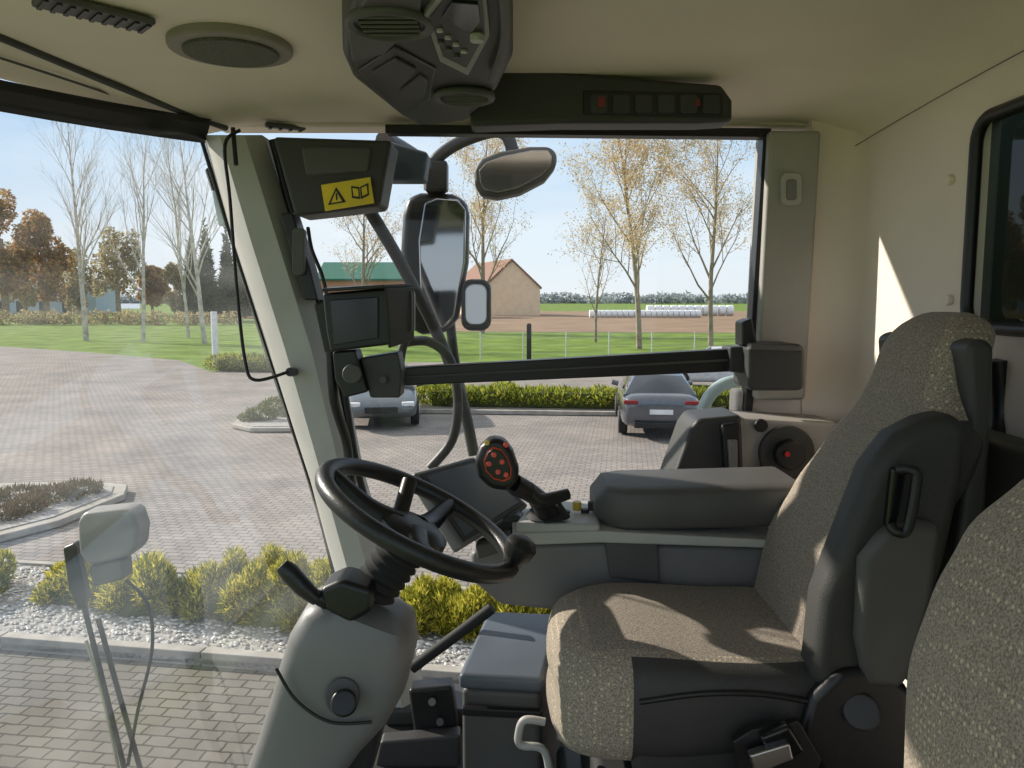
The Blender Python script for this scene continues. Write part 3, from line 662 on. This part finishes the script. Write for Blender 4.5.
tube('arm_1',[P(73,560,1.76),P(85,610,1.76),P(105,690,1.76),P(126,775,1.76)],.006,BLACK)
tube('arm_2',[P(98,618,1.78),P(118,690,1.78),P(142,775,1.78)],.006,DARK)
tube('arm_3',[P(86,640,1.8),P(104,700,1.8),P(120,775,1.8)],.004,METAL)
tube('cable',[P(126,580,1.76),P(148,605,1.76),P(152,650,1.76),P(138,710,1.76),P(128,765,1.76)],.004,BLACK)
G('hanging_sensor'); prof('body',((211,190),(222,192),(230,224),(218,226)),2.42,2.48,HOSE,.006); tube('stem',[P(207,170,2.45),P(214,192,2.45)],.006,BLACK); prof('top',((205,168),(214,167),(216,178),(208,180)),2.42,2.46,BLACK,.004)
# =============== STEERING
G('steering_wheel'); c=P(420,517,1.5); tl=radians(27); nrm=Vector((sin(tl),0,cos(tl)))
R=.197; torus('rim',c,nrm,R,.0175,LEATHER,n=80,m=18)
dx=Vector((cos(tl),0,-sin(tl)));dy=Vector((0,1,0)); hub=c-nrm*.045
def wr(a,r,h=0): return c+dx*(r*cos(a))+dy*(r*sin(a))+nrm*h
for i,a in enumerate((radians(75),radians(-75),radians(180))):
    tube('spoke_%d'%i,[wr(a,.03,-.035),wr(a,.10,-.03),wr(a,R-.005,0)],[.03,.022,.014],BLACK)
rings=[]
for h,r_ in ((-.075,.03),(-.07,.055),(-.05,.07),(-.025,.07),(-.012,.05),(-.008,.02)):
    rings.append([wr(2*pi*k/24,r_,h) for k in range(24)])
loft('hub',rings,BLACK)
tube('knob',[wr(radians(-10),R,.0),wr(radians(-10),R,.03),wr(radians(-10),R,.05)],[.015,.022,.024],LEATHER); 
rings=[[wr(radians(-12),R+.0,.03)+dx*(rr_*cos(2*pi*k/20))+dy*(rr_*sin(2*pi*k/20))+nrm*h for k in range(20)] for h,rr_ in ((-.02,.012),(0,.027),(.02,.031),(.032,.024),(.038,.008))]
loft('spinner',rings,LEATHER)
tube('column_switch',[wr(radians(150),.04,-.03),wr(radians(120),.1,.03)],.016,BLACK)
G('steering_column')
b0=c-nrm*.07; b1=P(372,592,1.5)
pts=[b0.lerp(b1,i/12) for i in range(13)]; V,Fc=sweep(pts,[.047 if i%2 else .038 for i in range(13)],24); mesh('bellows',V,Fc,RUBBER)
rings=[]
def colring(cu,cv,hw,hy,ang):
    cc=P(cu,cv,1.5); s=hw/F*1.5; a=radians(ang); ax=Vector((cos(a),0,-sin(a)))
    out=[]
    for k in range(28):
        t=2*pi*k/28; e=.45; ct,st_=cos(t),sin(t); out.append(cc+ax*(s*math.copysign(abs(ct)**e,ct))+Vector((0,hy*math.copysign(abs(st_)**e,st_),0)))
    return out
for a in ((374,600,30,.05,20),(370,606,48,.085,22),(364,622,60,.10,26),(353,650,65,.105,28),(340,680,62,.105,30),(324,708,54,.10,32),(308,740,48,.10,32),(290,790,48,.10,30),(270,850,48,.10,30)): rings.append(colring(*a))
loft('shroud',rings,COLG)
tube('shroud_groove',[P(276,668,1.385),P(296,700,1.385),P(330,722,1.385),P(372,722,1.385)],.003,BLACK)
cyl('lock_ring',P(342,696,1.375),P(342,696,1.42),.032,DGREY,28,bevel=.004); cyl('lock_knob',P(344,703,1.35),P(344,703,1.40),.024,BLACK,24,bevel=.006)
tube('stalk',[P(352,606,1.45),P(325,600,1.43),P(308,592,1.42)],[.022,.016,.010],BLACK)
tube('stalk_grip',[P(318,600,1.42),P(304,588,1.42),P(290,573,1.42),P(282,565,1.42)],[.012,.017,.018,.013],LEATHER)
prof('stalk_mount',((318,590),(340,580),(372,590),(372,612),(350,625),(325,612)),1.41,1.5,BLACK,.012)
tube('lever',[P(492,608,1.85),P(455,636,1.85),P(412,668,1.85)],.014,RUBBER)
prof('column_foot',((330,700),(392,690),(370,780),(300,800)),1.54,1.66,DARK,.02)
# =============== TERMINAL, JOYSTICK, CONSOLE
def quadslab(name,q,th,mat,b=.004,inset=0,off=0):
    q=[Vector(p) for p in q]; c_=sum(q,Vector())/4; n_=(q[1]-q[0]).cross(q[3]-q[0]).normalized()
    if n_.dot(c_-Vector((0,0,CZ)))>0: n_=-n_
    q=[p+(c_-p)*inset+n_*off for p in q]; return slab(name,q,-n_*th,mat,b)
G('touch_terminal')
tq=[P(414,472,1.72),P(474,456,1.92),P(530,505,1.86),P(462,548,1.66)]
quadslab('case',tq,.03,GREY,.008); quadslab('bezel',tq,.004,BLACK,.002,.09,.0015); quadslab('screen',tq,.004,SCRT,.001,.20,.0035)
prof('stand',((470,525),(520,515),(545,560),(480,560)),1.78,1.86,DARK,.01)
G('joystick')
jy=1.60
jh=[(480,447),(490,438),(504,440),(513,452),(519,470),(518,486),(506,492),(490,490),(478,478),(474,462)]
prof('head',jh,jy,jy+.055,BLACK,.016,seg=4)
def ringpts(k):
    base=[(485,449),(492,444),(502,447),(509,457),(514,470),(513,481),(505,485),(493,482),(484,473),(481,460)]
    return [(497.5+(a-497.5)*k,465+(b-465)*k) for a,b in base]
prof('orange_ring',ringpts(.86),jy-.003,jy+.01,ORANGE,.003)
prof('ring_fill',ringpts(.78),jy-.006,jy+.006,BLACK,.003)
for i,(u,v,m_) in enumerate(((494,455,ORANGE),(502,462,ORANGE),(489,464,ORANGE),(498,472,ORANGE),(506,475,ORANGE),(487,443,YBTN),(506,445,ORANGE))):
    cyl('button_%d'%i,P(u,v,jy-.010),P(u,v,jy+.008),.0055,m_,12,bevel=.001)
tube('stem',[P(514,484,jy+.03),P(535,496,1.66),P(548,512,1.72)],[.022,.02,.028],BLACK)
tube('palm_rest',[P(528,486,jy+.04),P(540,500,1.65),P(568,494,1.68)],[.012,.016,.012],LEATHER)
cyl('boot',P(548,516,1.74),P(548,500,1.74),.05,RUBBER,24,r1=.025)
G('control_console')
slab('control_deck',[P(515,522,1.70),P(600,524,1.70),P(600,500,1.98),P(560,500,1.98),P(527,508,1.9)],(0,0,-.03),LGREY,.008)
for i,(u,v,m_) in enumerate(((577,505,YBTN),(585,512,DARK),(566,514,DARK),(592,505,DARK),(540,520,DARK))):
    q=P(u,v,1.82); cyl('deck_button_%d'%i,q-Vector((0,0,.012)),q+Vector((0,0,.008)),.010,m_,14)
rings=[]
a=P(598,512,1.70);bx=P(800,512,1.72).x
for k,t in enumerate((0,.02,.06,.15,.35,.6,.85,1)):
    x=a.x+(bx-a.x)*t; w_=.115*(.6+.4*min(1,t/.12)) ; zt_=2.785+.012*t; h=.10
    yc=1.82; rg=[]
    for i in range(20):
        th=2*pi*i/20; ct,st_=cos(th),sin(th); rg.append(Vector((x,yc+w_*math.copysign(abs(ct)**.35,ct),zt_-h/2+h/2*(.4+.6*min(1,t/.06))*math.copysign(abs(st_)**.35,st_))))
    rings.append(rg)
loft('armrest_pad',rings,DGREY)
prof('side_ledge',((512,533),(600,531),(785,541),(785,549),(600,543),(514,546)),1.695,1.9,LGREY,.004)
prof('body',((470,552),(515,545),(600,543),(785,549),(785,618),(700,615),(560,612),(500,606),(472,582)),1.73,1.95,GREY,.015)
prof('inset_dark',((605,541),(658,543),(660,583),(610,578)),1.715,1.74,DGREY,.004)
prof('lower_rim',((475,545),(512,538),(516,548),(478,560)),1.70,1.8,DGREY,.006)
prof('support',((600,600),(700,605),(700,740),(610,740)),1.80,1.92,DARK,.01)
G('side_panel')
prof('dark_cover',((668,492),(690,430),(698,419),(742,415),(742,492)),2.12,2.3,DARK,.012)
prof('light_cover',((735,418),(842,424),(838,490),(735,490)),2.14,2.32,M('side_panel_grey',(.36,.335,.31),.6),.012)
prof('latch',((722,425),(742,422),(744,478),(726,478)),2.09,2.14,BLACK,.01); prof('latch_slot',((728,440),(738,440),(738,470),(730,470)),2.08,2.1,GREY,.004)
q=P(785,452,2.14); cyl('dial_ring',q,q-Vector((0,.02,0)),.075,DARK,36,bevel=.005); cyl('dial',q-Vector((0,.015,0)),q-Vector((0,.05,0)),.040,BLACK,28,bevel=.006); 
q=P(787,454,2.085); cyl('dial_mark',q,q-Vector((0,.006,0)),.007,RED,12)
for i,(u,v) in enumerate(((760,425),(822,470),(756,472))):
    q=P(u,v,2.14); cyl('socket_%d'%i,q,q-Vector((0,.015,0)),.018,BLACK,16,bevel=.003)
slab('rear_shelf',[P(670,492,2.12),P(842,490,2.12),P(842,478,2.3),P(680,478,2.3)],(0,0,-.02),DARK,.004)
# =============== DRIVER SEAT
def backrest(name,y0,y1,prof_,mats,widths,thick,bol=.035,shade=None):
    yc=(y0+y1)/2; rings=[]; K=36
    zs=[p[0] for p in prof_]; z0,z1=zs[0],zs[-1]; n=26
    for i in range(n+1):
        t=i/n; z=z0+(z1-z0)*t; x=interp(z,prof_); w_=interp(t,widths)*(y1-y0)/2; th_=interp(t,thick)
        rg=[]
        for k in range(K):
            a=2*pi*k/K; ct,st_=cos(a),sin(a); yy=w_*math.copysign(abs(ct)**.6,ct); dd=math.copysign(abs(st_)**.6,st_)
            xx=x+th_/2-dd*th_/2
            if dd>0: xx-=bol*max(0,1-t*1.25)*abs(ct)**2*dd*1.0
            rg.append(Vector((xx,yc+yy,z)))
        rings.append(rg)
    def mf(i,j):
        a=2*pi*(j+.5)/K; 
        if sin(a)<.05 : return 2 if i<n*.82 else 0
        c_=abs(cos(a))
        if i<n*.7 and c_>.93: return 2
        return 1 if c_<.62 and i>2 else 0
    return loft(name,rings,mats,mf,subs=1)
G('driver_seat')
bp_=[(2.50,.505),(2.6,.53),(2.71,.55),(2.80,.595),(2.90,.655),(2.99,.71),(3.10,.735),(3.15,.765),(3.175,.80)]
backrest('backrest',1.30,1.73,bp_,[FAB,FABC,VINYL],[(0,.95),(.25,1.0),(.6,.95),(.72,.8),(.8,.64),(.92,.6),(.98,.5),(1,.3)],[(0,.16),(.6,.15),(.8,.13),(.96,.11),(1,.05)])
prof('side_bolster',((812,690),(822,600),(845,540),(872,470),(898,436),(930,420),(962,412),(972,430),(968,480),(950,560),(925,640),(905,700),(860,712)),1.285,1.37,VINYL,.028,seg=5)
prof('back_shell',((968,345),(985,338),(996,346),(994,400),(990,470),(985,560),(960,640),(930,700),(915,690),(955,560),(972,440)),1.34,1.68,DARK,.02)
prof('side_shield',((862,560),(885,530),(915,520),(945,525),(935,600),(918,665),(905,692),(868,690),(858,640)),1.262,1.30,DGREY,.02,seg=4)
tube('belt_guide',[P(899,470,1.27),P(912,470,1.25),P(917,480,1.245),P(908,528,1.245),P(897,532,1.25),P(890,525,1.26)],.008,BLACK)
prof('belt_guide_plate',((893,468),(915,470),(905,530),(886,528)),1.272,1.29,GLOSSB,.006)
rings=[];K=40
for x,zt_,zb,w_ in ((.085,2.50,2.44,.13),(.088,2.545,2.40,.17),(.105,2.575,2.38,.19),(.14,2.592,2.37,.207),(.20,2.602,2.37,.22),(.30,2.588,2.38,.228),(.42,2.575,2.40,.228),(.52,2.58,2.42,.22),(.60,2.57,2.44,.2)):
    rg=[]
    for k in range(K):
        a=2*pi*k/K; ct,st_=cos(a),sin(a); yy=w_*math.copysign(abs(ct)**.55,ct); s_=math.copysign(abs(st_)**.55,st_)
        z=(zt_+zb)/2+s_*(zt_-zb)/2
        if s_>0: z+=.026*(abs(ct)**2)*s_*min(1,max(0,(x-.14)/.16))
        rg.append(Vector((x-.02*(1-abs(ct))*(x<.12),1.51+yy,z)))
    rings.append(rg)
def mfc(i,j):
    a=2*pi*(j+.5)/K
    if i>=4 and sin(a)<.72 and abs(cos(a))>.2: return 2
    if sin(a)>0 and abs(cos(a))<.62 and i>2: return 1
    return 0
loft('cushion',rings,[FAB,FABC,VINYL],mfc,subs=1)
tube('cushion_piping',[P(640,702,1.29),P(700,694,1.285),P(760,694,1.285),P(812,702,1.285)],.005,BLACK)
prof('recliner_hinge',((812,700),(840,672),(880,668),(912,690),(914,740),(905,790),(830,790),(800,740)),1.27,1.33,BLACK,.015)
cyl('recliner_knob',P(862,712,1.255),P(862,712,1.28),.03,DARK,24,bevel=.006)
prof('seat_frame',((628,730),(640,712),(830,712),(840,800),(640,800)),1.30,1.72,DARK,.015)
prof('suspension_bellows',((600,800),(860,800),(870,930),(590,930)),1.34,1.68,RUBBER,.02)
box('seat_base',(.10,1.3,FZ),(.62,1.72,2.2),DARK,.02)
prof('cushion_lever',((728,594),(775,598),(775,606),(760,604),(730,600)),1.75,1.78,BLACK,.003)
tube('adjust_lever',[P(735,598,1.76),P(768,596,1.76),P(790,612,1.76)],.008,BLACK)
G('seat_belt_buckle')
prof('webbing',((733,742),(752,730),(800,722),(822,760),(810,800),(745,800)),1.245,1.262,BLACK,.003)
prof('buckle',((760,738),(790,726),(806,752),(776,768)),1.225,1.25,GLOSSB,.006); prof('buckle_tongue',((750,756),(790,744),(794,760),(756,775)),1.215,1.235,METAL,.003)
# =============== PASSENGER SEAT
G('passenger_seat')
bp2=[(2.40,.485),(2.6,.47),(2.75,.465),(2.85,.485),(2.93,.515),(3.0,.565),(3.03,.61)]
backrest('backrest',.58,.96,bp2,[FAB,FAB,VINYL],[(0,.95),(.3,1.0),(.6,1.0),(.85,.9),(.96,.7),(1,.4)],[(0,.16),(.6,.16),(.9,.14),(1,.05)],bol=.02)
rings=[]
for x,h in ((.05,.03),(.07,.06),(.15,.08),(.35,.08),(.5,.07),(.55,.03)):
    rings.append([Vector((x,.77+.2*math.copysign(abs(cos(2*pi*k/24))**.5,cos(2*pi*k/24)),2.38+h*math.copysign(abs(sin(2*pi*k/24))**.5,sin(2*pi*k/24)))) for k in range(24)])
loft('cushion',rings,FAB,subs=1)
box('base',(.1,.6,FZ),(.62,.94,2.32),DARK,.02)
G('seat_belt_reel'); tube('webbing',[P(998,360,1.58),P(1000,420,1.58),P(985,470,1.53)],.02,BLACK); box('reel',(.86,1.2,2.3),(.95,1.6,2.95),DARK,.03)
# =============== COOL BOX
G('cool_box')
lidz=P(480,690,1.62).z
q=[P(458,700,1.62),P(543,705,1.60),P(560,650,1.95),P(488,645,1.97)]
q=[Vector((p.x,p.y,lidz)) for p in q]
slab('lid',q,(0,0,.035),BLUEG,.012)
cq=sum(q,Vector())/4; slab('body',[Vector((cq.x,cq.y,FZ))+Vector(((p-cq).x*.95,(p-cq).y*.95,0)) for p in q],(0,0,lidz-FZ),DGREY,.015)
prof('lid_front',((462,708),(542,712),(542,720),(462,716)),1.595,1.61,BLACK,.003)
tube('handle',[P(545,722,1.5),P(525,720,1.5),P(519,732,1.5),P(521,745,1.5),P(545,752,1.5),P(552,800,1.5)],.008,LGREY)
G('foot_pedal'); prof('pad',((408,690),(452,686),(458,735),(415,742)),2.0,2.06,BLACK,.01); prof('plate',((380,742),(460,735),(460,790),(370,790)),1.95,2.0,DARK,.008)
cyl('bolt',P(432,702,1.98),P(432,702,2.0),.010,GREY,12); cyl('bolt2',P(440,722,1.98),P(440,722,2.0),.010,DGREY,12)
